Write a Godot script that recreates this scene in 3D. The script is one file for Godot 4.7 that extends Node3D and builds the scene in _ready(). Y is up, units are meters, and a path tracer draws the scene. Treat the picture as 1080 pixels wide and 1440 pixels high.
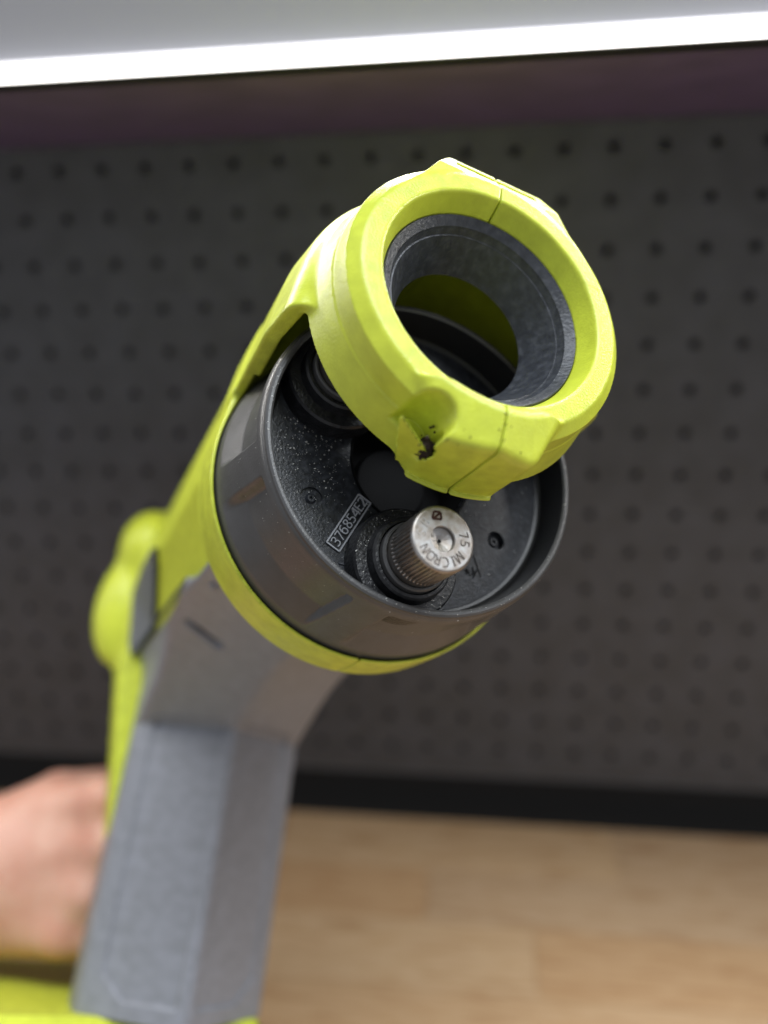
extends Node3D
# Close-up of a hand-held sprayer in front of a workbench. Units: metres in the scene; the sprayer's shapes are written in millimetres of its own frame
# (x to its side, y up, z forward along the spray axis) and scaled by MM when they become meshes.

const MM := 0.001
const RING_Y := 27.31          # height of the guard ring's axis above the drum's axis
const FLOOR_Y := 0.46          # height of the wall's own zero above the bench's underside

var rng := RandomNumberGenerator.new()
var names := {}
var M := {}

# ---------------------------------------------------------------- scene graph helpers
func numbered(called: String, parent: Node) -> String:
	var key := "%d/%s" % [parent.get_instance_id(), called]
	var n: int = names.get(key, 0)
	names[key] = n + 1
	return called if n == 0 else "%s_%03d" % [called, n]

func thing(called: String, label: String, category: String, at := Transform3D(), group := "") -> Node3D:
	var o := Node3D.new()
	o.name = numbered(called, self)
	add_child(o, true)
	o.transform = at
	o.set_meta("label", label)
	o.set_meta("category", category)
	if group:
		o.set_meta("group", group)
	return o

func part(called: String, mesh: Mesh, mat: Material, parent: Node = self, label := "") -> MeshInstance3D:
	var o := MeshInstance3D.new()
	o.name = numbered(called, parent)
	o.mesh = mesh
	o.material_override = mat
	parent.add_child(o, true)
	if label:
		o.set_meta("label", label)
	return o

# ---------------------------------------------------------------- mesh helpers
class Build:
	var v := PackedVector3Array()
	var n := PackedVector3Array()
	var ix := PackedInt32Array()
	func vert(p: Vector3, nn: Vector3) -> int:
		v.append(p * 0.001)
		n.append(nn)
		return v.size() - 1
	func tri(a: int, b: int, c: int) -> void:
		var g := (v[b] - v[a]).cross(v[c] - v[a])
		if g.dot(n[a] + n[b] + n[c]) > 0.0:   # Godot: front faces run clockwise
			ix.append_array([a, c, b])
		else:
			ix.append_array([a, b, c])
	func quad(a: int, b: int, c: int, d: int) -> void:
		tri(a, b, c)
		tri(a, c, d)
	func face(pts: Array) -> void:            # flat convex polygon, normal by its order (counter-clockwise seen from outside)
		var nn: Vector3 = (pts[1] - pts[0]).cross(pts[2] - pts[0]).normalized()
		var first := v.size()
		for p in pts:
			vert(p, nn)
		for i in range(1, pts.size() - 1):
			tri(first, first + i, first + i + 1)
	func mesh() -> ArrayMesh:
		var m := ArrayMesh.new()
		var a := []
		a.resize(Mesh.ARRAY_MAX)
		a[Mesh.ARRAY_VERTEX] = v
		a[Mesh.ARRAY_NORMAL] = n
		a[Mesh.ARRAY_INDEX] = ix
		m.add_surface_from_arrays(Mesh.PRIMITIVE_TRIANGLES, a)
		return m

# turned shape round the z axis: prof = [radius, z] pairs, walked with the material on the left
func lathe(b: Build, prof: Array, segs := 96, at := Vector3.ZERO) -> void:
	for i in prof.size() - 1:
		var p: Vector2 = prof[i]
		var q: Vector2 = prof[i + 1]
		var t := (q - p).normalized()
		var nr := Vector2(t.y, -t.x)
		var base := b.v.size()
		for k in segs + 1:
			var a := TAU * k / segs
			var c := cos(a)
			var s := sin(a)
			var nn := Vector3(nr.x * c, nr.x * s, nr.y)
			b.vert(at + Vector3(p.x * c, p.x * s, p.y), nn)
			b.vert(at + Vector3(q.x * c, q.x * s, q.y), nn)
		for k in segs:
			b.quad(base + 2 * k, base + 2 * k + 1, base + 2 * k + 3, base + 2 * k + 2)

# bevelled box
func box(b: Build, lo: Vector3, hi: Vector3, bev := 0.5) -> void:
	var c := (lo + hi) * 0.5
	var h := (hi - lo) * 0.5
	for ax in 3:
		for s in [-1.0, 1.0]:
			var n := Vector3.ZERO
			n[ax] = s
			var u := Vector3.ZERO
			u[(ax + 1) % 3] = 1.0
			var w := n.cross(u)
			var hu: float = h[(ax + 1) % 3] - bev
			var hw: float = h[(ax + 2) % 3] - bev
			var o: Vector3 = c + n * h[ax]
			b.face([o - u * hu - w * hw, o + u * hu - w * hw, o + u * hu + w * hw, o - u * hu + w * hw])
	for ax in 3:                      # edge bevels
		for s1 in [-1.0, 1.0]:
			for s2 in [-1.0, 1.0]:
				var a1 := (ax + 1) % 3
				var a2 := (ax + 2) % 3
				var p1 := c
				p1[a1] += s1 * h[a1]
				p1[a2] += s2 * (h[a2] - bev)
				var p2 := c
				p2[a1] += s1 * (h[a1] - bev)
				p2[a2] += s2 * h[a2]
				var d := Vector3.ZERO
				d[ax] = h[ax] - bev
				var nn := Vector3.ZERO
				nn[a1] = s1
				nn[a2] = s2
				nn = nn.normalized()
				var i0 := b.vert(p1 - d, nn)
				var i1 := b.vert(p1 + d, nn)
				var i2 := b.vert(p2 + d, nn)
				var i3 := b.vert(p2 - d, nn)
				b.quad(i0, i1, i2, i3)

# ---------------------------------------------------------------- surface nets: a distance field becomes one continuous skin
func skin(f: Callable, lo: Vector3, hi: Vector3, cell: float) -> ArrayMesh:
	var B := 4
	var nb := Vector3i(((hi - lo) / (cell * B)).ceil())
	var reach := cell * B * 0.88 + 0.8
	var sx := nb.x * B + 3
	var sxy := sx * (nb.y * B + 3)
	var cells := {}
	var v := PackedVector3Array()
	var edges := PackedInt32Array()
	var S := B + 1
	var val := PackedFloat32Array()
	val.resize(S * S * S)
	for bz in nb.z:
		for by in nb.y:
			for bx in nb.x:
				var o := lo + Vector3(bx, by, bz) * (cell * B)
				var m := o + Vector3.ONE * (cell * B * 0.5)
				if absf(f.call(m.x, m.y, m.z)) > reach:
					continue
				var at := 0
				for k in S:
					for j in S:
						for i in S:
							val[at] = f.call(o.x + i * cell, o.y + j * cell, o.z + k * cell)
							at += 1
				for k in B:
					for j in B:
						for i in B:
							var a := i + S * (j + S * k)
							var c0 := val[a]
							var c1 := val[a + 1]
							var c2 := val[a + S]
							var c3 := val[a + S + 1]
							var c4 := val[a + S * S]
							var c5 := val[a + S * S + 1]
							var c6 := val[a + S * S + S]
							var c7 := val[a + S * S + S + 1]
							var neg := int(c0 < 0) + int(c1 < 0) + int(c2 < 0) + int(c3 < 0) + int(c4 < 0) + int(c5 < 0) + int(c6 < 0) + int(c7 < 0)
							if neg == 0 or neg == 8:
								continue
							var sum := Vector3.ZERO
							var cnt := 0
							if (c0 < 0) != (c1 < 0): sum += Vector3(c0 / (c0 - c1), 0, 0); cnt += 1
							if (c2 < 0) != (c3 < 0): sum += Vector3(c2 / (c2 - c3), 1, 0); cnt += 1
							if (c4 < 0) != (c5 < 0): sum += Vector3(c4 / (c4 - c5), 0, 1); cnt += 1
							if (c6 < 0) != (c7 < 0): sum += Vector3(c6 / (c6 - c7), 1, 1); cnt += 1
							if (c0 < 0) != (c2 < 0): sum += Vector3(0, c0 / (c0 - c2), 0); cnt += 1
							if (c1 < 0) != (c3 < 0): sum += Vector3(1, c1 / (c1 - c3), 0); cnt += 1
							if (c4 < 0) != (c6 < 0): sum += Vector3(0, c4 / (c4 - c6), 1); cnt += 1
							if (c5 < 0) != (c7 < 0): sum += Vector3(1, c5 / (c5 - c7), 1); cnt += 1
							if (c0 < 0) != (c4 < 0): sum += Vector3(0, 0, c0 / (c0 - c4)); cnt += 1
							if (c1 < 0) != (c5 < 0): sum += Vector3(1, 0, c1 / (c1 - c5)); cnt += 1
							if (c2 < 0) != (c6 < 0): sum += Vector3(0, 1, c2 / (c2 - c6)); cnt += 1
							if (c3 < 0) != (c7 < 0): sum += Vector3(1, 1, c3 / (c3 - c7)); cnt += 1
							var gx := bx * B + i
							var gy := by * B + j
							var gz := bz * B + k
							var id := (gx + 1) + sx * (gy + 1) + sxy * (gz + 1)
							cells[id] = v.size()
							v.append(o + (Vector3(i, j, k) + sum / cnt) * cell)
							if (c0 < 0) != (c1 < 0): edges.append(id * 8 + int(c0 < 0))
							if (c0 < 0) != (c2 < 0): edges.append(id * 8 + 2 + int(c0 < 0))
							if (c0 < 0) != (c4 < 0): edges.append(id * 8 + 4 + int(c0 < 0))
	# settle each vertex on the surface, take its normal from the field
	var n := PackedVector3Array()
	n.resize(v.size())
	var e := cell * 0.3
	for i in v.size():
		var p := v[i]
		for rep in 2:
			var d: float = f.call(p.x, p.y, p.z)
			var g := Vector3(f.call(p.x + e, p.y, p.z) - d, f.call(p.x, p.y + e, p.z) - d, f.call(p.x, p.y, p.z + e) - d)
			var gl := g.length()
			if gl > 1e-9:
				n[i] = g / gl
				if rep == 0:
					p -= n[i] * clampf(d * e / gl, -0.5 * cell, 0.5 * cell)
		v[i] = p
	var ix := PackedInt32Array()
	for code in edges:
		var id := code >> 3
		var ax := (code >> 1) & 3
		var da := sx if ax == 0 else (sxy if ax == 1 else 1)
		var db := sxy if ax == 0 else (1 if ax == 1 else sx)
		var q0: int = cells.get(id, -1)
		var q1: int = cells.get(id - da, -1)
		var q2: int = cells.get(id - da - db, -1)
		var q3: int = cells.get(id - db, -1)
		if q1 < 0 or q2 < 0 or q3 < 0:
			continue
		if code & 1:
			ix.append_array([q0, q2, q1, q0, q3, q2])
		else:
			ix.append_array([q0, q1, q2, q0, q2, q3])
	for i in v.size():
		v[i] *= MM
	# make sure the winding agrees with the normals (clockwise fronts)
	if ix.size():
		var agree := 0
		for t in range(0, mini(ix.size(), 900), 3):
			if (v[ix[t + 1]] - v[ix[t]]).cross(v[ix[t + 2]] - v[ix[t]]).dot(n[ix[t]]) > 0.0:
				agree += 1
		if agree > mini(ix.size(), 900) / 6:
			for t in range(0, ix.size(), 3):
				var sw := ix[t + 1]
				ix[t + 1] = ix[t + 2]
				ix[t + 2] = sw
	var m := ArrayMesh.new()
	var arr := []
	arr.resize(Mesh.ARRAY_MAX)
	arr[Mesh.ARRAY_VERTEX] = v
	arr[Mesh.ARRAY_NORMAL] = n
	arr[Mesh.ARRAY_INDEX] = ix
	m.add_surface_from_arrays(Mesh.PRIMITIVE_TRIANGLES, arr)
	return m

func smin(a: float, b: float, k: float) -> float:
	var h := maxf(k - absf(a - b), 0.0) / k
	return minf(a, b) - h * h * k * 0.25

func smax(a: float, b: float, k: float) -> float:
	var h := maxf(k - absf(a - b), 0.0) / k
	return maxf(a, b) + h * h * k * 0.25

# outline of the housing across its axis: the hull of the drum circle and the ring circle
func hull(x: float, y: float, r1: float, r2: float, h: float) -> float:
	x = absf(x)
	var b := (r1 - r2) / h
	var a := sqrt(1.0 - b * b)
	var k := -b * x + a * y
	if k < 0.0:
		return sqrt(x * x + y * y) - r1
	if k > a * h:
		return sqrt(x * x + (y - h) * (y - h)) - r2
	return x * a + y * b - r1

# ---------------------------------------------------------------- the sprayer's fields
func front_field(x: float, y: float, z: float) -> float:
	var v := y - RING_Y
	var rr := sqrt(x * x + v * v)
	var ax := absf(x)
	var d := 1e3
	# guard ring: front lip, two bevels, flaring skirt
	if z > -4.0:
		var ro := 0.0
		if z > 26.6:
			ro = 36.3 - (z - 26.6) * 1.08
		elif z > 20.0:
			ro = 36.9 - (z - 20.0) * 0.09
		else:
			ro = 36.9 + (20.0 - z) * 0.28
		var ring := smax((rr - ro + clampf((z - 20.2) * 0.6, 0.0, 0.4)) * 0.8, maxf(z - 29.2, 11.0 - z), 0.55)
		d = ring
		# prow tab at the foot of the ring
		var zf := 36.0 - 0.4 * ax - 0.3 * (-6.0 - y)
		var tab := smax((z - zf) * 0.87, (z - 29.2 - (rr - 28.6) * 1.35) * 0.58, 1.6)
		tab = smax(tab, rr - 42.6, 1.8)
		tab = smax(tab, (ax - 17.0 + 0.45 * (-2.0 - y)) * 0.91, 2.0)
		tab = smax(maxf(tab, 9.0 - z), y + 1.2, 0.6)
		d = smin(d, tab, 1.8)
		# hook moulded at the lower rear of the ring
		var lip := smax(smax(rr - 43.6, 7.0 - z, 0.6), smax(z - 12.0, ax - 11.0, 0.6), 0.6)
		d = minf(d, lip)
	# hood over the drum and the collar the drum turns in
	var hu := hull(x, y, 47.0, 42.8, RING_Y)
	var hood := smax(smax((hu + maxf(z + 2.0, 0.0) * 0.13) * 0.97, z - 14.0, 6.0), maxf(18.5 - y, -47.0 - z), 1.0)
	d = smin(d, hood, 1.6)
	var col := smax(hu + maxf(z + 38.0, 0.0) * 0.05, maxf(z + 31.0, -47.0 - z), 1.0)
	d = smin(d, col, 2.4)
	# crown on top
	var top := 66.2 if z > 25.0 else (69.2 if z < 18.0 else 69.2 - (z - 18.0) * 0.43)
	var crown := smax((y - top) * 0.85, (0.844 * ax + 0.537 * y - 46.8 - (top - 66.2) * 0.7) * 0.95, 1.0)
	crown = smax(crown, (z - 28.85 + maxf(y - 60.4, 0.0) * 0.48) * 0.9, 0.4)
	crown = maxf(crown, maxf(-47.0 - z, 42.0 - y))
	d = smin(d, crown, 1.0)
	# hollow it: bore of the ring, inside of the hood, seat of the drum
	var bore := rr - (26.2 + maxf(z - 23.9, 0.0) * 0.42)
	bore = maxf(bore * 0.92, 21.5 - z)
	d = smax(d, -bore, 0.7)
	var hollow := smax(hu + 4.2 + maxf(z + 2.0, 0.0) * 0.14, z - 22.4, 1.0)
	hollow = maxf(maxf(hollow, rr - 32.8 if z > 11.0 else -1.0), -31.0 - z)
	d = smax(d, -hollow, 0.6)
	var seat := sqrt(x * x + y * y) - 45.85
	d = smax(d, -maxf(maxf(seat, -48.0 - z), z - 6.0 if y < 14.0 else z + 20.0), 0.5)
	# slot in the crown, pocket beside the tab
	var slot := maxf(maxf(ax - 11.5, absf(y - 63.9) - 0.95), 24.0 - z)
	d = smax(d, -slot, 0.5)
	var pk := sqrt((x + 14.6) * (x + 14.6) + (y + 9.6) * (y + 9.6)) - 5.4
	d = smax(d, -maxf(pk, 17.5 - z), 0.8)
	var pit := Vector3(x + 9.9, y + 11.4, (z - 21.5) * 0.6).length() - 2.6
	d = smax(d, -pit, 0.5)
	# the fin left of the pocket
	if x < -5.0 and y < 0.0 and z > 10.0:
		var fin := 0.8 * absf((x + 16.4) * 0.63 + (y + 13.2) * 0.77) + 0.45 * (z - 28.2)
		var tt := (x + 16.0) * 0.77 - (y + 12.9) * 0.63
		fin = maxf(maxf(fin, maxf(tt - 4.2, (-4.4 + (24.5 - z) * 0.42 - tt) * 0.92)), rr - 41.6)
		d = smin(d, maxf(fin, 12.0 - z), 0.5)
	return d

func half(f: Callable, s: float, x: float, y: float, z: float) -> float:
	return smax(f.call(x, y, z), 0.13 - s * x, 0.5)

func rear_field(x: float, y: float, z: float) -> float:
	# body behind the collar
	var ax := absf(x)
	var hu := hull(x, y, 46.6, 42.4, RING_Y)
	var side := (ax - (44.6 + minf(y - 8.0, 0.0) * 0.42)) * 0.92
	var body := smax(smax(hu, side, 3.0), maxf(-17.2 - y, maxf(z + 42.0, -215.0 - z)), 1.5)
	if z > -150.0:
		return body
	# rear housing with its lobes
	var p := Vector3(x, y, z)
	var a := ((p - Vector3(-42.0, 29, -204)) / Vector3(14.5, 17.5, 15.0)).length()
	body = smin(body, (a - 1.0) * 14.0, 4.0)
	a = ((p - Vector3(-45.5, 0, -210)) / Vector3(14.6, 27.0, 14.0)).length()
	body = smin(body, (a - 1.0) * 13.5, 5.0)
	# flank that runs down beside the column
	var lim := 45.5 + minf(y + 30.0, 0.0) * 0.17
	var fl := maxf(maxf(-x - lim, x - 30.0), maxf(maxf(absf(z + 199.0) - 8.0, -108.0 - y), y - 25.0))
	body = smin(body, fl, 4.0)
	return body

func column_field(x: float, y: float, z: float) -> float:
	var ax := sqrt(x * x + 6.0) - 1.6
	var zr := -156.0
	if y > -52.0:
		zr = -156.0 + (y + 52.0) * 1.85
	var pro := 0.616 * ax + 0.788 * (z - zr)
	if y > -54.0:
		pro *= 0.57
	var col := smax(pro, ax - 33.0, 3.0)
	col = smax(col, maxf(-203.0 - z, y + 18.0), 2.0)
	col = maxf(col, -152.0 - y)
	var chin := smax((-33.4 + 0.45 * ax - y) * 0.91, maxf(z + 46.0, ax - 35.2), 2.0)
	chin = smax(chin, maxf(y + 16.4, -203.0 - z), 1.0)
	var d := smin(col, chin, 17.0)
	# recessed grip panels on both front faces
	var pan := maxf(maxf(2.6 - ax, ax - 26.0), maxf(y + 49.5, -146.0 - y))
	pan = maxf(pan, (ax - y - 164.5) * 0.707)
	d = smax(d, -maxf(pan, -(d + 0.9)), 0.8)
	# slit in the chin
	if z > -140.0 and x < -10.0:
		d = smax(d, 2.2 - capsule(Vector3(x, y, z), Vector3(-31.2, -24.2, -117.2), Vector3(-20.4, -29.3, -118.3), 0.0, 0.5), 0.3)
	return d

func capsule(p: Vector3, a: Vector3, b: Vector3, ra: float, rb: float) -> float:
	var ba := b - a
	var h := clampf((p - a).dot(ba) / ba.length_squared(), 0.0, 1.0)
	return (p - a - ba * h).length() - lerpf(ra, rb, h)

var bones := []
func hand_field(x: float, y: float, z: float) -> float:
	var p := Vector3(x, y, z)
	var d := 1e3
	for c in bones:
		var m := 1e3
		for k in range(0, c.size() - 1):
			m = smin(m, capsule(p, c[k][0], c[k + 1][0], c[k][1], c[k + 1][1]), 3.0)
		d = smin(d, m, 10.0 if d < 900.0 and c.size() < 4 else 8.0)
	return d

# ---------------------------------------------------------------- materials
func noise_tex(freq: float, oct: int, seed_: int, size := 512, normal := false, strength := 4.0, ramp: Gradient = null, kind := FastNoiseLite.TYPE_SIMPLEX_SMOOTH) -> NoiseTexture2D:
	var f := FastNoiseLite.new()
	f.noise_type = kind
	f.frequency = freq
	f.fractal_octaves = oct
	f.seed = seed_
	var t := NoiseTexture2D.new()
	t.width = size
	t.height = size
	t.seamless = true
	t.noise = f
	t.as_normal_map = normal
	t.bump_strength = strength
	if ramp:
		t.color_ramp = ramp
	return t

func ramp(cols: Array) -> Gradient:
	var g := Gradient.new()
	var o := PackedFloat32Array()
	var c := PackedColorArray()
	for e in cols:
		o.append(e[0])
		c.append(e[1])
	g.offsets = o
	g.colors = c
	return g

func mat(col: Color, rough: float, metal := 0.0) -> StandardMaterial3D:
	var m := StandardMaterial3D.new()
	m.albedo_color = col
	m.roughness = rough
	m.metallic = metal
	return m

func textured(m: StandardMaterial3D, scale: float, normal: Texture2D = null, nscale := 0.3, alb: Texture2D = null, rough: Texture2D = null) -> StandardMaterial3D:
	m.uv1_triplanar = true
	m.uv1_scale = Vector3.ONE * scale
	if normal:
		m.normal_enabled = true
		m.normal_texture = normal
		m.normal_scale = nscale
	if alb:
		m.albedo_texture = alb
	if rough:
		m.roughness_texture = rough
	return m

func make_materials() -> void:
	var fine := noise_tex(0.09, 3, 3, 512, true, 5.0)
	var pits := noise_tex(0.05, 4, 11, 512, true, 7.0)
	var soft := noise_tex(0.012, 4, 5, 512, false, 1.0, ramp([[0.0, Color(0.86, 0.86, 0.84)], [1.0, Color(1, 1, 1)]]))
	M.green = textured(mat(Color(0.82, 0.865, 0.27), 0.42), 28.0, fine, 0.2, soft)
	M.green.roughness_texture = noise_tex(0.015, 5, 77, 512, false, 1.0, ramp([[0.0, Color(0.7, 0.7, 0.7)], [1.0, Color(1, 1, 1)]]))
	M.green_rear = M.green
	var dusty := noise_tex(0.02, 5, 8, 512, false, 1.0, ramp([[0.0, Color(0.5, 0.5, 0.52)], [0.55, Color(0.75, 0.76, 0.78)], [0.8, Color(1, 1, 1)]]))
	M.black = textured(mat(Color(0.15, 0.153, 0.163), 0.38), 30.0, pits, 0.35, dusty)
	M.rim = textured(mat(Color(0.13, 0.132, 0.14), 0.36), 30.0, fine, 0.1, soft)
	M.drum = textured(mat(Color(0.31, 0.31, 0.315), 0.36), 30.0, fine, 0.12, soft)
	M.floor = textured(mat(Color(0.20, 0.21, 0.23), 0.32), 40.0, pits, 0.16, dusty)
	M.cone = textured(mat(Color(0.28, 0.29, 0.315), 0.42), 34.0, pits, 0.4, dusty)
	M.grey = textured(mat(Color(0.555, 0.565, 0.60), 0.45), 30.0, fine, 0.03, soft)
	var li := Image.create(64, 64, false, Image.FORMAT_RGB8)
	for y in 64:
		var sl := sin(TAU * y / 8.0) * 0.5
		for x in 64:
			var nv := Vector3(0, sl, 1).normalized()
			li.set_pixel(x, y, Color(nv.x * 0.5 + 0.5, nv.y * 0.5 + 0.5, nv.z * 0.5 + 0.5))
	M.panel = textured(mat(Color(0.545, 0.555, 0.59), 0.5), 130.0, ImageTexture.create_from_image(li), 0.22, null)
	M.rubber = textured(mat(Color(0.42, 0.43, 0.44), 0.6), 60.0, fine, 0.6)
	M.metal = textured(mat(Color(0.70, 0.705, 0.71), 0.42, 1.0), 60.0, fine, 0.25, noise_tex(0.02, 4, 21, 256, false, 1.0, ramp([[0.0, Color(0.78, 0.72, 0.66)], [1.0, Color(1, 1, 1)]])))
	M.metal_dark = mat(Color(0.38, 0.35, 0.33), 0.6, 0.9)
	M.dirt = textured(mat(Color(0.15, 0.09, 0.06), 0.8), 200.0, pits, 1.0)
	M.letter = mat(Color(0.6, 0.61, 0.63), 0.5)
	M.dust = mat(Color(0.86, 0.86, 0.84), 0.8)
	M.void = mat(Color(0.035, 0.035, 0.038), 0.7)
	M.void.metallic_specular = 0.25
	M.orifice = mat(Color(0.02, 0.02, 0.02), 0.9)
	M.rust = mat(Color(0.22, 0.10, 0.05), 0.9)
	M.skin = textured(mat(Color(0.81, 0.645, 0.565), 0.5), 20.0, pits, 0.2, noise_tex(0.01, 4, 31, 256, false, 1.0, ramp([[0.0, Color(0.92, 0.82, 0.80)], [1.0, Color(1, 1, 1)]])))
	M.skin.subsurf_scatter_enabled = true
	M.skin.subsurf_scatter_strength = 0.15
	M.peg = textured(mat(Color(0.30, 0.315, 0.35), 0.5), 6.0, fine, 0.1, soft)
	M.wall = mat(Color(0.10, 0.10, 0.10), 0.8)
	M.shelf = textured(mat(Color(0.40, 0.34, 0.52), 0.5), 5.0, fine, 0.0, soft)
	M.alu = mat(Color(0.61, 0.61, 0.635), 0.5)
	M.trim = mat(Color(0.08, 0.08, 0.08), 0.5)
	M.led = mat(Color(1, 1, 1), 0.4)
	M.led.emission_enabled = true
	M.led.emission = Color(1.0, 0.985, 0.96)
	M.led.emission_energy_multiplier = 3.0
	M.wood = []
	var g1 := noise_tex(0.02, 5, 41, 512, false, 1.0, ramp([[0.0, Color(0.86, 0.78, 0.70)], [0.5, Color(1, 0.985, 0.97)], [1.0, Color(0.92, 0.86, 0.79)]]))
	for c in [Color(0.81, 0.685, 0.535), Color(0.80, 0.665, 0.51), Color(0.83, 0.715, 0.57), Color(0.72, 0.56, 0.43), Color(0.80, 0.69, 0.56), Color(0.77, 0.65, 0.52)]:
		var m := textured(mat(c, 0.5), 1.0, null, 0.0, g1)
		m.uv1_scale = Vector3(1.6, 14.0, 14.0)
		m.uv1_offset = Vector3(rng.randf(), rng.randf(), rng.randf())
		M.wood.append(m)

# ---------------------------------------------------------------- parts of the sprayer
# a drum wall that is gripped: ribs between slanted recesses, given as a radius over angle and depth
func drum_radius(a: float, z: float) -> float:
	var r := 42.0 - z * 0.107
	if z > -1.2:
		r -= (z + 1.2) * 0.5
	var ph := fposmod(rad_to_deg(a) + 160.0 + (z + 15.0) * 0.15, 60.0)   # 0..60, the recess covers 0..47
	var into := minf(smoothstep(0.0, 2.0, ph), 1.0 - smoothstep(45.0, 49.0, ph))
	into *= clampf((z + 28.0) / 9.0, 0.0, 1.0) * (1.0 - smoothstep(-5.0, -3.4, z))
	return r - 2.3 * into

func make_drum(parent: Node3D) -> void:
	var b := Build.new()
	var NA := 720
	var zs := PackedFloat32Array()
	for i in 53:
		zs.append(-34.0 + 34.0 * i / 52.0)
	for j in zs.size():
		for i in NA + 1:
			var a := TAU * i / NA
			var z := zs[j]
			var r := drum_radius(a, z)
			var da := (drum_radius(a + 0.004, z) - drum_radius(a - 0.004, z)) / (0.008 * r)
			var dz := (drum_radius(a, z + 0.25) - drum_radius(a, z - 0.25)) / 0.5 if z < -0.6 else 0.3
			var er := Vector3(sin(a), cos(a), 0)
			var ea := Vector3(cos(a), -sin(a), 0)
			b.vert(er * r + Vector3(0, 0, z), (er - ea * da - Vector3(0, 0, dz)).normalized())
	for j in zs.size() - 1:
		for i in NA:
			var k := j * (NA + 1) + i
			b.quad(k, k + 1, k + NA + 2, k + NA + 1)
	lathe(b, [Vector2(41.4, 0.0), Vector2(40.9, 0.35), Vector2(40.3, 0.35), Vector2(39.8, -0.1)], 240)
	part("drum_wall", b.mesh(), M.drum, parent)
	b = Build.new()
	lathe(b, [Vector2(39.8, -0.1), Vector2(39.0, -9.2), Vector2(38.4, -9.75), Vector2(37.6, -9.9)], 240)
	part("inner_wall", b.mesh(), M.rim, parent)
	var fl := CSGCombiner3D.new()
	fl.name = "drum_floor"
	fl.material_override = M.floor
	var slab := CSGCylinder3D.new()
	slab.name = "slab"
	slab.radius = 37.6 * MM
	slab.height = 4.0 * MM
	slab.sides = 128
	slab.material = M.floor
	slab.transform = Transform3D(Basis(Vector3(1, 0, 0), PI / 2), Vector3(0, 0, -11.7) * MM)
	fl.add_child(slab)
	for h in [[25.7, -14.0, 2.5, 1.9], [-25.1, -16.0, 2.8, 0.55], [0.0, 0.0, 16.4, 5.0]]:
		var c := CSGCylinder3D.new()
		c.name = "hole"
		c.operation = CSGShape3D.OPERATION_SUBTRACTION
		c.radius = h[2] * MM
		c.height = h[3] * 2.0 * MM
		c.sides = 40
		c.material = M.floor
		c.transform = Transform3D(Basis(Vector3(1, 0, 0), PI / 2), Vector3(h[0], h[1], -9.7) * MM)
		fl.add_child(c, true)
	parent.add_child(fl, true)
	# hub in the middle
	b = Build.new()
	lathe(b, [Vector2(17.0, -9.72), Vector2(16.9, -9.3), Vector2(16.4, -9.3), Vector2(16.0, -25.0), Vector2(10.4, -25.0), Vector2(10.0, -22.4), Vector2(9.6, -22.0), Vector2(0, -22.0)], 128)
	part("hub", b.mesh(), M.void, parent)
	# ejector marks: a deep one with its pin on the right, a shallow dimple on the left
	b = Build.new()
	lathe(b, [Vector2(1.35, -11.6), Vector2(1.2, -10.3), Vector2(1.0, -10.1), Vector2(0.5, -10.1), Vector2(0.4, -10.9), Vector2(0, -10.9)], 48, Vector3(25.4, -14.3, 0.0))
	part("moulding_pin", b.mesh(), M.floor, parent)
	b = Build.new()
	lathe(b, [Vector2(1.4, -10.25), Vector2(0.9, -9.75), Vector2(0.45, -9.75), Vector2(0.3, -10.2), Vector2(0, -10.2)], 48, Vector3(-25.1, -16.0, 0.0))
	part("moulding_pin", b.mesh(), M.floor, parent)
	# a small clip under the rim
	b = Build.new()
	box(b, Vector3(5.2, -38.9, -9.6), Vector3(7.6, -36.2, -4.6), 0.3)
	part("rim_clip", b.mesh(), M.drum, parent)

func knurl_radius(a: float, z: float) -> float:
	var t := smoothstep(2.6, 3.6, z) * (1.0 - smoothstep(12.2, 12.8, z))
	var w := absf(fposmod(a * 50.0 / TAU, 1.0) - 0.5) * 2.0
	return 7.72 - 0.62 * t * smoothstep(0.35, 0.75, w) - 0.35 * smoothstep(2.9, 2.3, z) - 0.5 * smoothstep(12.9, 13.3, z)

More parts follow.
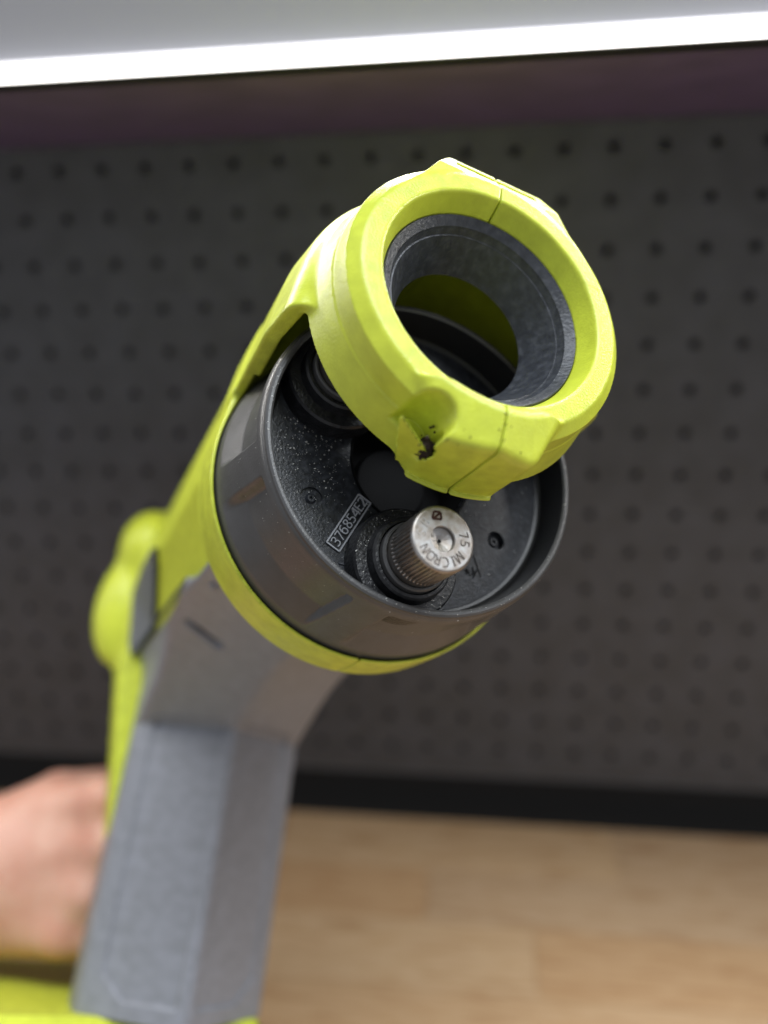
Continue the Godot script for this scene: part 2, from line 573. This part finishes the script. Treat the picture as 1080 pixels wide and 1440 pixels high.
func make_nozzle(parent: Node3D, deg: float, marks: Array) -> void:
	var rad := deg_to_rad(deg)
	var at := Vector3(sin(rad), cos(rad), 0) * 28.0
	var b := Build.new()
	lathe(b, [Vector2(13.9, -9.75), Vector2(13.5, -5.0), Vector2(13.0, -4.4), Vector2(10.5, -4.2), Vector2(10.1, -1.6), Vector2(9.6, -1.1), Vector2(8.9, -1.0), Vector2(8.5, -2.2), Vector2(7.4, -2.4)], 96, at)
	var boss := part("nozzle_socket", b.mesh(), M.black, parent)
	b = Build.new()
	lathe(b, [Vector2(8.45, -2.3), Vector2(8.45, 0.2), Vector2(8.1, 0.55), Vector2(7.7, 0.55), Vector2(7.4, 0.1), Vector2(7.0, 0.0)], 96, at)
	part("retaining_ring", b.mesh(), M.drum, boss)
	b = Build.new()
	var NA := 432
	var NZ := 40
	for j in NZ + 1:
		var z := -0.5 + 13.7 * j / NZ
		for i in NA + 1:
			var a := TAU * i / NA
			var r := knurl_radius(a, z)
			var da := (knurl_radius(a + 0.004, z) - knurl_radius(a - 0.004, z)) / (0.008 * r)
			var dz := (knurl_radius(a, z + 0.12) - knurl_radius(a, z - 0.12)) / 0.24
			var er := Vector3(cos(a), sin(a), 0)
			var ea := Vector3(-sin(a), cos(a), 0)
			b.vert(at + er * r + Vector3(0, 0, z), (er - ea * da - Vector3(0, 0, dz)).normalized())
	for j in NZ:
		for i in NA:
			var k := j * (NA + 1) + i
			b.quad(k, k + 1, k + NA + 2, k + NA + 1)
	lathe(b, [Vector2(7.3, 13.2), Vector2(7.05, 13.3), Vector2(3.0, 13.3), Vector2(2.8, 13.1), Vector2(2.75, 12.1)], 96, at)
	var noz := part("nozzle", b.mesh(), M.metal, parent)
	b = Build.new()
	# six-sided countersink
	for k in 6:
		var a0 := TAU * (k + 0.3) / 6.0
		var a1 := TAU * (k + 1.3) / 6.0
		var c0 := at + Vector3(cos(a0) * 2.85, sin(a0) * 2.85, 12.2)
		var c1 := at + Vector3(cos(a1) * 2.85, sin(a1) * 2.85, 12.2)
		var am := (a0 + a1) * 0.5
		var cm := at + Vector3(cos(am) * 2.85, sin(am) * 2.85, 12.2)
		var c := at + Vector3(0, 0, 11.3 + (k % 2) * 0.0)
		b.face([c, c0, cm])
		b.face([c, cm, c1])
	part("countersink", b.mesh(), M.metal, noz)
	b = Build.new()
	lathe(b, [Vector2(0.42, 11.5), Vector2(0.0, 11.52)], 20, at)
	part("orifice", b.mesh(), M.orifice, noz)
	for mk in marks:
		# letters round the face: [text, angle clockwise from the tool's up, material]
		var tm := TextMesh.new()
		var sf := SystemFont.new()
		sf.font_names = PackedStringArray(["Droid Sans"])
		tm.font = sf
		tm.text = mk[0]
		tm.font_size = 16
		tm.pixel_size = 0.0024 / 16.0 * 1.25
		tm.depth = 0.00012
		var o := part("engraved_letter", tm, mk[2], noz)
		var ang := deg_to_rad(mk[1])
		var pos := at + Vector3(sin(ang), cos(ang), 0) * 5.2 + Vector3(0, 0, 13.33)
		o.transform = Transform3D(Basis(Vector3(0, 0, 1), -ang), pos * MM)

func scatter(parent: Node3D, called: String, count: int, size: float, spot: Callable, mt: Material) -> void:
	var s := SphereMesh.new()
	s.radius = 0.5 * MM
	s.height = 1.0 * MM
	s.radial_segments = 6
	s.rings = 3
	var mm := MultiMesh.new()
	mm.transform_format = MultiMesh.TRANSFORM_3D
	mm.mesh = s
	mm.instance_count = count
	for i in count:
		var k := size * (0.35 + 1.1 * pow(rng.randf(), 3.0))
		var bs := Basis.from_euler(Vector3(rng.randf() * TAU, rng.randf() * TAU, rng.randf() * TAU)).scaled(Vector3.ONE * k) * Basis.from_scale(Vector3(1.0 + rng.randf() * 1.2, 0.8, 0.6))
		var p: Vector3 = spot.call()
		mm.set_instance_transform(i, Transform3D(bs, p * MM))
	var o := MultiMeshInstance3D.new()
	o.name = numbered(called, parent)
	o.multimesh = mm
	o.material_override = mt
	o.set_meta("kind", "stuff")
	parent.add_child(o, true)

func moulded_text(text: String, size: float, mt: Material, parent: Node, at: Vector3, ang: float) -> void:
	var tm := TextMesh.new()
	var sf := SystemFont.new()
	sf.font_names = PackedStringArray(["Droid Sans"])
	tm.font = sf
	tm.text = text
	tm.font_size = 16
	tm.pixel_size = size * MM / 16.0 * 1.3
	tm.depth = 0.5 * MM
	var o := part("moulded_lettering", tm, mt, parent)
	o.transform = Transform3D(Basis(Vector3(0, 0, 1), ang), at * MM)

func along_line(pts: Array, t: float) -> Vector3:
	var k := clampf(t, 0.0, 1.0) * (pts.size() - 1)
	var i := mini(int(k), pts.size() - 2)
	return (pts[i] as Vector3).lerp(pts[i + 1], k - i)

func make_sprayer(at: Transform3D) -> void:
	var t := thing("sprayer", "lime green hand-held sprayer with grey column and three-nozzle black drum, held up to the camera", "sprayer", at)
	# shells, meshed side by side on threads
	var jobs := []
	for s in [-1.0, 1.0]:
		jobs.append(["front_shell", M.green, func(x, y, z): return half(front_field, s, x, y, z), Vector3(-50, -51, -49) if s < 0 else Vector3(-0.2, -51, -49), Vector3(0.2, 72, 38) if s < 0 else Vector3(50, 72, 38), 0.55])
	jobs.append(["rear_shell", M.green_rear, rear_field, Vector3(-66, -112, -228), Vector3(50, 70, -40), 1.3])
	jobs.append(["column", M.grey, column_field, Vector3(-38, -153, -206), Vector3(38, -16, -44), 0.95])
	var threads := []
	for j in jobs:
		var th := Thread.new()
		th.start(skin.bind(j[2], j[3], j[4], j[5]))
		threads.append(th)
	var col: MeshInstance3D
	for i in jobs.size():
		var m: ArrayMesh = threads[i].wait_to_finish()
		col = part(jobs[i][0], m, jobs[i][1], t)
	# black spray cone in the ring
	var b := Build.new()
	var up := Vector3(0, RING_Y, 0)
	lathe(b, [Vector2(26.3, 20.0), Vector2(26.0, 23.6), Vector2(25.7, 23.95), Vector2(23.7, 22.3), Vector2(23.5, 21.8), Vector2(18.2, 11.5), Vector2(17.9, 11.2), Vector2(17.6, 11.3), Vector2(22.4, 20.4), Vector2(26.3, 20.0)], 192, up)
	var cone := part("spray_cone", b.mesh(), M.cone, t)
	make_drum(t)
	var plain: Material = M.metal_dark
	var word := "75 MICRON"
	var marks := []
	for i in word.length():
		if word[i] != " ":
			marks.append([word[i], 68.0 + i * 20.5 , plain])
	marks.append(["B", 300.0, M.metal])
	marks.append(["S", 272.0, M.metal])
	make_nozzle(t, 182.6, marks)
	make_nozzle(t, 302.6, [])
	# stamped emblem with a rust stain on the nozzle's face
	var nz := Vector3(sin(deg_to_rad(182.6)), cos(deg_to_rad(182.6)), 0) * 28.0
	b = Build.new()
	var e0 := nz + Vector3(sin(deg_to_rad(338.0)), cos(deg_to_rad(338.0)), 0) * 5.2 + Vector3(0, 0, 13.36)
	for s in [[Vector3(-1.1, -0.9, 0), Vector3(1.1, -0.5, 0)], [Vector3(1.1, -0.5, 0), Vector3(0.8, 1.1, 0)], [Vector3(0.8, 1.1, 0), Vector3(-0.8, 0.9, 0)], [Vector3(-0.8, 0.9, 0), Vector3(-1.1, -0.9, 0)], [Vector3(-0.7, -0.7, 0), Vector3(0.6, 0.8, 0)]]:
		var d: Vector3 = (s[1] - s[0]).normalized()
		var w := Vector3(-d.y, d.x, 0) * 0.26
		b.face([e0 + s[0] - w, e0 + s[1] - w, e0 + s[1] + w, e0 + s[0] + w])
	part("stamped_emblem", b.mesh(), M.rust, t)
	# mould number plate on the drum floor
	var p0 := Vector3(-20.0, -26.1, -9.7)
	var p1 := Vector3(-17.1, -27.9, -9.7)
	var p3 := Vector3(-13.6, -12.0, -9.7)
	var along := (p3 - p0).normalized()
	var across := Vector3(along.y, -along.x, 0)
	var fr := Build.new()
	var L := 15.6
	var W := 3.7
	for s in [[0.0, 0.0, L, 0.0], [0.0, W, L, W], [0.0, 0.0, 0.0, W], [L, 0.0, L, W]]:
		var a: Vector3 = p0 + along * s[0] + across * s[1]
		var c: Vector3 = p0 + along * s[2] + across * s[3]
		var d := (c - a).normalized()
		var w := Vector3(-d.y, d.x, 0) * 0.16
		var z := Vector3(0, 0, 0.5)
		fr.face([a - w + z, c - w + z, c + w + z, a + w + z])
		fr.face([a - w, c - w, c - w + z, a - w + z])
		fr.face([c + w, a + w, a + w + z, c + w + z])
	part("number_frame", fr.mesh(), M.letter, t)
	moulded_text("376854E2", 2.6, M.letter, t, p0 + along * (L * 0.52) + across * (W * 0.5) + Vector3(0, 0, 0.2), atan2(along.y, along.x))
	# date stamp at the right
	b = Build.new()
	for s in [[Vector3(19.1, -19.5, 0), Vector3(21.7, -25.1, 0)]]:
		var d: Vector3 = (s[1] - s[0]).normalized()
		var w := Vector3(-d.y, d.x, 0) * 0.25
		var z := Vector3(0, 0, -9.66)
		b.face([s[0] - w + z, s[1] - w + z, s[1] + w + z, s[0] + w + z])
	part("date_stamp", b.mesh(), M.orifice, t)
	moulded_text("K*", 2.4, M.orifice, t, Vector3(18.7, -24.0, -9.7), deg_to_rad(160.0))
	# a short scratch mark moulded near the rim
	b = Build.new()
	box(b, Vector3(-16.4, -30.6, -9.7), Vector3(-13.0, -30.2, -9.4), 0.1)
	part("index_mark", b.mesh(), M.cone, t)
	# ribbed inlays of the two grip panels
	for s in [-1.0, 1.0]:
		b = Build.new()
		var ridge := Vector3(s * 0.788, 0, -0.616)
		var o := Vector3(0, 0, -157.4)
		var outl := [Vector2(5.5, -51.0), Vector2(30.5, -51.0), Vector2(30.5, -137.5), Vector2(25.5, -144.8), Vector2(5.5, -144.8)]
		var row := []
		for p in outl:
			row.append(o + ridge * p.x + Vector3(0, p.y, 0))
		var nn := Vector3(s * 0.616, 0, 0.788)
		if (row[1] - row[0]).cross(row[2] - row[0]).dot(nn) < 0.0:
			row.reverse()
		b.face(row)
		part("grip_panel", b.mesh(), M.panel, t)
	# dirt caught in the pocket of the ring
	b = Build.new()
	var fn := FastNoiseLite.new()
	fn.frequency = 0.55
	fn.fractal_octaves = 4
	fn.seed = 4
	for k in 8:
		var c := Vector3(-10.0, -11.6, 18.9) if k == 0 else Vector3(-10.4 + rng.randf_range(-3.5, 1.0), -10.5 + rng.randf_range(-5.0, 4.0), 21.0 + rng.randf_range(-1.0, 4.0))
		var r := Vector3(1.7, 2.2, 2.2) if k == 0 else Vector3.ONE * rng.randf_range(0.2, 0.5)
		var base := b.v.size()
		for j in 29:
			for i in 44:
				var th := PI * j / 28.0
				var ph := TAU * i / 44.0
				var n := Vector3(sin(th) * cos(ph), sin(th) * sin(ph), cos(th))
				var q := n * r * (1.0 + 0.75 * fn.get_noise_3d(n.x * r.x + k * 9, n.y * r.y, n.z * r.z))
				b.vert(c + q, (n / r + Vector3(fn.get_noise_3d(q.x * 3 + 50, q.y * 3, q.z * 3), fn.get_noise_3d(q.x * 3, q.y * 3 + 50, q.z * 3), 0) * 0.6).normalized())
		for j in 28:
			for i in 44:
				b.quad(base + j * 44 + i, base + j * 44 + (i + 1) % 44, base + (j + 1) * 44 + (i + 1) % 44, base + (j + 1) * 44 + i)
	part("caked_dirt", b.mesh(), M.dirt, t, "dark brown dirt caked in the pocket of the ring")
	# specks of the same grime on the tab
	var spots := []
	while spots.size() < 46:
		var near := rng.randf() < 0.6
		var gx := rng.randfn() * 2.2 - 10.5 if near else (rng.randf_range(-14.0, 10.0))
		var gy := rng.randfn() * 2.4 - 12.0 if near else rng.randf_range(-15.0, -5.0)
		if not near and rng.randf() < 0.5:
			gx = -0.1 + rng.randfn() * 0.4
		var gz := 38.0
		while gz > 14.0 and front_field(gx, gy, gz) > 0.02:
			gz -= 0.15
		if gz > 14.0:
			spots.append(Vector3(gx, gy, gz))
	var seq := [0]
	scatter(t, "grime_specks", 46, 0.42, func():
		seq[0] += 1
		return spots[seq[0] - 1], M.rust)
	# rear grip behind the column, seen only as what the fingers hold
	b = Build.new()
	box(b, Vector3(-16, -150, -268), Vector3(16, -18, -232), 7.0)
	part("rear_grip", b.mesh(), M.rubber, t)
	# ribbed grey pad let into the rear housing
	b = Build.new()
	var inner := [Vector3(-45.1, 9.7, -144.5), Vector3(-43.4, 4.0, -146.0), Vector3(-36.0, -13.8, -174.0), Vector3(-40.5, -24.4, -190.0)]
	var outer := [Vector3(-45.3, 10.4, -150.0), Vector3(-45.6, 9.5, -172.0), Vector3(-45.5, 2.1, -190.0), Vector3(-42.4, -18.6, -190.0)]
	var out := Vector3(-0.75, -0.35, 0.55)
	var N := 30
	for k in N:
		var i0 := along_line(inner, (k + 0.1) / N) + out
		var o0 := along_line(outer, (k + 0.1) / N) + out
		var i1 := along_line(inner, (k + 0.85) / N) + out
		var o1 := along_line(outer, (k + 0.85) / N) + out
		var f := (i1 - i0).cross(o0 - i0).normalized()
		if f.dot(out) < 0.0:
			f = -f
		f *= 0.7
		for face in [[i0 + f, o0 + f, o1 + f, i1 + f], [i0, o0, o0 + f, i0 + f], [i1, o1, o1 + f, i1 + f], [i0 - f * 3.0, o0 - f * 3.0, along_line(outer, (k + 1.1) / N) + out, along_line(inner, (k + 1.1) / N) + out]]:
			b.face(face)
	part("ribbed_pad", b.mesh(), M.rubber, t)
	# battery base at the foot
	b = Build.new()
	box(b, Vector3(-78, -178, -300), Vector3(36, -151.5, -170), 5.0)
	part("foot", b.mesh(), M.green, t)
	# near-black lens laid in the chin's slit, painting the shade inside it
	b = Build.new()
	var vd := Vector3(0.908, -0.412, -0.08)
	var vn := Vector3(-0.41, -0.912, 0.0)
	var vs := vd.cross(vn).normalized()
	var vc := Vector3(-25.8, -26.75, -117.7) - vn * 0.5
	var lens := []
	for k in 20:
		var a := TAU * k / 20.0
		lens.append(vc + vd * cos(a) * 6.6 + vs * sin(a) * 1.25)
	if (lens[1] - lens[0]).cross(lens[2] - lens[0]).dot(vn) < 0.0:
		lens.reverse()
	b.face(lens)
	part("slit_shade", b.mesh(), M.void, t)
	# screw cap on the chin
	b = Build.new()
	lathe(b, [Vector2(1.6, 0.0), Vector2(1.6, 0.8), Vector2(1.2, 1.1), Vector2(0, 1.1)], 32)
	var cap := part("screw_cap", b.mesh(), M.grey, t)
	cap.transform = Transform3D(Basis.looking_at(-Vector3(-0.4, -0.8, 0.2), Vector3(0, 0, 1)), Vector3(-31.3, -20.0, -82.0) * MM)
	# dust
	scatter(t, "dust_specks", 520, 0.26, func():
		var a := rng.randf() * TAU
		var r := sqrt(rng.randf()) * 37.0
		if rng.randf() < 0.6:                 # most of it lies in drifts on the left of the floor
			return Vector3(-27.0 + rng.randfn() * 5.0, -3.0 + rng.randfn() * 9.0, -9.65).clamp(Vector3(-35, -22, -10), Vector3(-17, 10, 0))
		r = maxf(r, 17.5)
		return Vector3(cos(a) * r, sin(a) * r, -9.65), M.dust)
	scatter(t, "dust_specks", 330, 0.27, func():
		var a := rng.randf() * TAU
		var k := rng.randf()
		return up + Vector3(cos(a), sin(a), 0) * lerpf(18.3, 25.5, k) + Vector3(0, 0, lerpf(11.7, 23.8, k)), M.dust)
	scatter(t, "dust_specks", 260, 0.2, func():
		var a := rng.randf() * TAU
		var z := -rng.randf() * 20.0
		return Vector3(sin(a), cos(a), 0) * (drum_radius(a, z) + 0.02) + Vector3(0, 0, z), M.dust)
	scatter(t, "dust_specks", 240, 0.2, func():
		var a := rng.randf() * TAU
		return Vector3(sin(a), cos(a), 0) * rng.randf_range(39.9, 41.2) + Vector3(0, 0, 0.36), M.dust)
	scatter(t, "dust_specks", 160, 0.25, func():
		var a := rng.randf() * TAU
		return Vector3(sin(deg_to_rad(182.6)), cos(deg_to_rad(182.6)), 0) * 28.0 + Vector3(sin(a), cos(a), 0) * rng.randf_range(10.5, 13.2) + Vector3(0, 0, -4.2), M.dust)

func make_hand(at: Transform3D) -> void:
	bones = [
		[[Vector3(-240, -240, -285), 34.0], [Vector3(-128, -160, -258), 27.0]],
		[[Vector3(-128, -160, -258), 26.0], [Vector3(-88, -124, -246), 26.0]],
		[[Vector3(-92, -112, -246), 22.0], [Vector3(-58, -91, -236), 14.0]],
		[[Vector3(-92, -118, -246), 22.0], [Vector3(-54, -106, -232), 16.0]],
		[[Vector3(-92, -126, -248), 21.0], [Vector3(-56, -122, -234), 14.5]],
		[[Vector3(-56, -88, -236), 12.0], [Vector3(-38, -82, -218), 9.8], [Vector3(-14, -80, -214), 8.8], [Vector3(2, -80, -222), 7.6]],
		[[Vector3(-52, -104, -232), 13.0], [Vector3(-33, -99, -216), 10.6], [Vector3(-8, -98, -214), 9.0], [Vector3(8, -98, -223), 7.8]],
		[[Vector3(-54, -120, -234), 12.0], [Vector3(-35, -117, -217), 10.0], [Vector3(-11, -116, -215), 8.7], [Vector3(3, -116, -224), 7.6]],
		[[Vector3(-60, -132, -238), 11.0], [Vector3(-41, -132, -221), 9.0], [Vector3(-20, -132, -217), 7.8], [Vector3(-8, -132, -224), 6.8]],
		[[Vector3(-85, -106, -262), 16.0], [Vector3(-52, -80, -284), 11.5], [Vector3(-22, -72, -284), 10.0], [Vector3(2, -70, -276), 8.5]],
	]
	var m := skin(hand_field, Vector3(-200, -215, -300), Vector3(20, -50, -195), 2.2)
	var o := part("hand", m, M.skin)
	o.transform = at
	o.set_meta("label", "bare left hand gripping the sprayer behind its grey column")
	o.set_meta("category", "hand")

# ---------------------------------------------------------------- the bench, the board, the shelf and its lamp
func wall_at(x: float, y: float, z: float) -> Vector3:
	return Vector3(x * MM, y * MM + FLOOR_Y, z * MM)

func make_pegboard() -> void:
	var t := thing("pegboard", "dark grey metal pegboard with rows of round holes behind the sprayer", "pegboard", Transform3D(Basis(), Vector3(0, FLOOR_Y, 0)))
	var b := Build.new()
	var P := 25.4
	var R := 2.8
	for cy in range(-1, 15):
		for cx in range(-9, 25):
			var c := Vector3(cx * P, -cy * P, 0)
			var n := Vector3(0, 0, 1)
			var base := b.v.size()
			for k in 24:
				var a := TAU * (k + 0.5) / 24.0
				var q := Vector3(cos(a), sin(a), 0)
				var sq := q * (P * 0.5 / maxf(absf(q.x), absf(q.y)))
				if k % 6 == 2: sq = Vector3(signf(q.x), signf(q.y), 0) * P * 0.5
				b.vert(c + q * R, n)
				b.vert(c + sq, n)
				b.vert(c + q * R, -q)
				b.vert(c + q * R - Vector3(0, 0, 1.5), -q)
			for k in 24:
				var i := base + 4 * k
				var j := base + 4 * ((k + 1) % 24)
				b.quad(i, i + 1, j + 1, j)
				b.quad(i + 2, j + 2, j + 3, i + 3)
	part("perforated_panel", b.mesh(), M.peg, t)
	b = Build.new()
	var x0 := -9.5 * P
	var x1 := 24.5 * P
	for k in 12:                                # the lower edge rolls back to the wall
		var a0 := PI * 0.5 * k / 12.0
		var a1 := PI * 0.5 * (k + 1) / 12.0
		var yc := -14.5 * P
		var i0 := b.vert(Vector3(x0, yc - 24.0 * sin(a0), -24.0 + 24.0 * cos(a0)), Vector3(0, -sin(a0), cos(a0)))
		var i1 := b.vert(Vector3(x1, yc - 24.0 * sin(a0), -24.0 + 24.0 * cos(a0)), Vector3(0, -sin(a0), cos(a0)))
		var i2 := b.vert(Vector3(x1, yc - 24.0 * sin(a1), -24.0 + 24.0 * cos(a1)), Vector3(0, -sin(a1), cos(a1)))
		var i3 := b.vert(Vector3(x0, yc - 24.0 * sin(a1), -24.0 + 24.0 * cos(a1)), Vector3(0, -sin(a1), cos(a1)))
		b.quad(i0, i1, i2, i3)
	part("folded_edge", b.mesh(), M.peg, t)

func make_bench() -> void:
	var t := thing("workbench", "pale wooden butcher-block workbench below the pegboard", "workbench", Transform3D(Basis(), Vector3(0, FLOOR_Y - 0.42, 0)))
	var z := 0.0
	var row := 0
	while z < 640.0:
		var w := 41.0 + rng.randf_range(-4.0, 6.0)
		var x := -420.0 - rng.randf() * 200.0
		while x < 900.0:
			var l := rng.randf_range(190.0, 460.0)
			var b := Build.new()
			box(b, Vector3(x + 0.12, -40.0, z + 0.12), Vector3(x + l - 0.12, rng.randf_range(-0.06, 0.06), z + w - 0.12), 0.25)
			part("stave", b.mesh(), M.wood[rng.randi() % M.wood.size()], t)
			x += l
		z += w
		row += 1

func make_shelf() -> void:
	var t := thing("shelf", "dark shelf above the pegboard with the light bar along its front edge", "shelf", Transform3D(Basis(), Vector3(0, FLOOR_Y, 0)))
	var b := Build.new()
	box(b, Vector3(-600, 38.5, -24), Vector3(1200, 58, 176), 1.0)
	part("board", b.mesh(), M.shelf, t)
	b = Build.new()
	box(b, Vector3(-600, 28.5, -24), Vector3(1200, 38.3, -3), 0.5)
	part("rear_rail", b.mesh(), M.shelf, t)
	var l := thing("light_bar", "long bright white strip light in an aluminium channel on the shelf front", "strip light", Transform3D(Basis(), Vector3(0, FLOOR_Y, 0)))
	b = Build.new()
	box(b, Vector3(-600, 44.2, 177), Vector3(1200, 72.0, 184.0), 0.6)
	part("channel", b.mesh(), M.alu, l)
	b = Build.new()
	box(b, Vector3(-600, 37.2, 177), Vector3(1200, 37.9, 187.0), 0.2)
	part("lower_lip", b.mesh(), M.trim, l)
	b = Build.new()
	box(b, Vector3(-600, 38.0, 177.5), Vector3(1200, 43.4, 188.0), 2.0)
	part("led_diffuser", b.mesh(), M.led, l)
	var al := AreaLight3D.new()
	al.name = "strip_light_source"
	al.area_size = Vector2(1.5, 0.008)
	al.light_energy = 0.18
	al.light_color = Color(1.0, 0.985, 0.96)
	al.shadow_enabled = true
	al.area_range = 4.0
	al.transform = Transform3D(Basis.looking_at(Vector3(0, -0.72, 0.70), Vector3(0, 0, 1)), wall_at(270, 35.9, 190.5))
	add_child(al)
	var w := Build.new()
	box(w, Vector3(-700, -460, -45), Vector3(1300, 700, -25), 1.0)
	var wall := part("wall", w.mesh(), M.wall)
	wall.position = Vector3(0, FLOOR_Y, 0)
	wall.set_meta("kind", "structure")
	wall.set_meta("label", "dark wall behind the pegboard")

func _ready() -> void:
	rng.seed = 20240611
	# ---- camera
	var cam := Camera3D.new()
	cam.name = "camera"
	cam.near = 0.01
	cam.far = 20.0
	var at := CameraAttributesPhysical.new()
	at.frustum_focal_length = 17.933
	at.frustum_focus_distance = 0.177
	at.frustum_near = 0.01
	at.frustum_far = 20.0
	at.exposure_aperture = 2.8
	cam.attributes = at
	cam.transform = Transform3D(Basis(Vector3(0.99251, -0.032358, -0.117804), Vector3(-0.011691, 0.934701, -0.355244), Vector3(0.121607, 0.35396, 0.927321)), wall_at(262.41, -7.206, 447.42))
	add_child(cam)
	cam.current = true
	# ---- air and light
	var env := Environment.new()
	env.background_mode = Environment.BG_COLOR
	env.background_color = Color(0.615, 0.625, 0.645)
	env.tonemap_mode = Environment.TONE_MAPPER_LINEAR
	env.tonemap_exposure = 1.22
	env.sdfgi_enabled = true
	env.ssao_enabled = true
	env.ssil_enabled = true
	var we := WorldEnvironment.new()
	we.name = "environment"
	we.environment = env
	add_child(we)
	# the workshop's ceiling lamp, above and behind the camera
	var lamp := AreaLight3D.new()
	lamp.name = "ceiling_light"
	lamp.area_size = Vector2(1.2, 0.5)
	lamp.light_energy = 2.15
	lamp.light_color = Color(0.95, 0.975, 1.0)
	lamp.shadow_enabled = true
	lamp.area_range = 6.0
	var lp := wall_at(600, 1150, 400)
	lamp.transform = Transform3D(Basis.looking_at((wall_at(250, -60, 260) - lp).normalized(), Vector3(0, 0, 1)), lp)
	add_child(lamp)
	make_materials()
	# ---- setting
	make_pegboard()
	make_bench()
	make_shelf()
	# ---- things
	var tool := Transform3D(Basis(Vector3(0.860581, -0.381858, -0.337023), Vector3(0.033718, 0.702984, -0.710406), Vector3(0.508196, 0.599998, 0.61785)).orthonormalized(), wall_at(250.434, -59.99, 266.939))
	make_sprayer(tool)
	make_hand(tool)
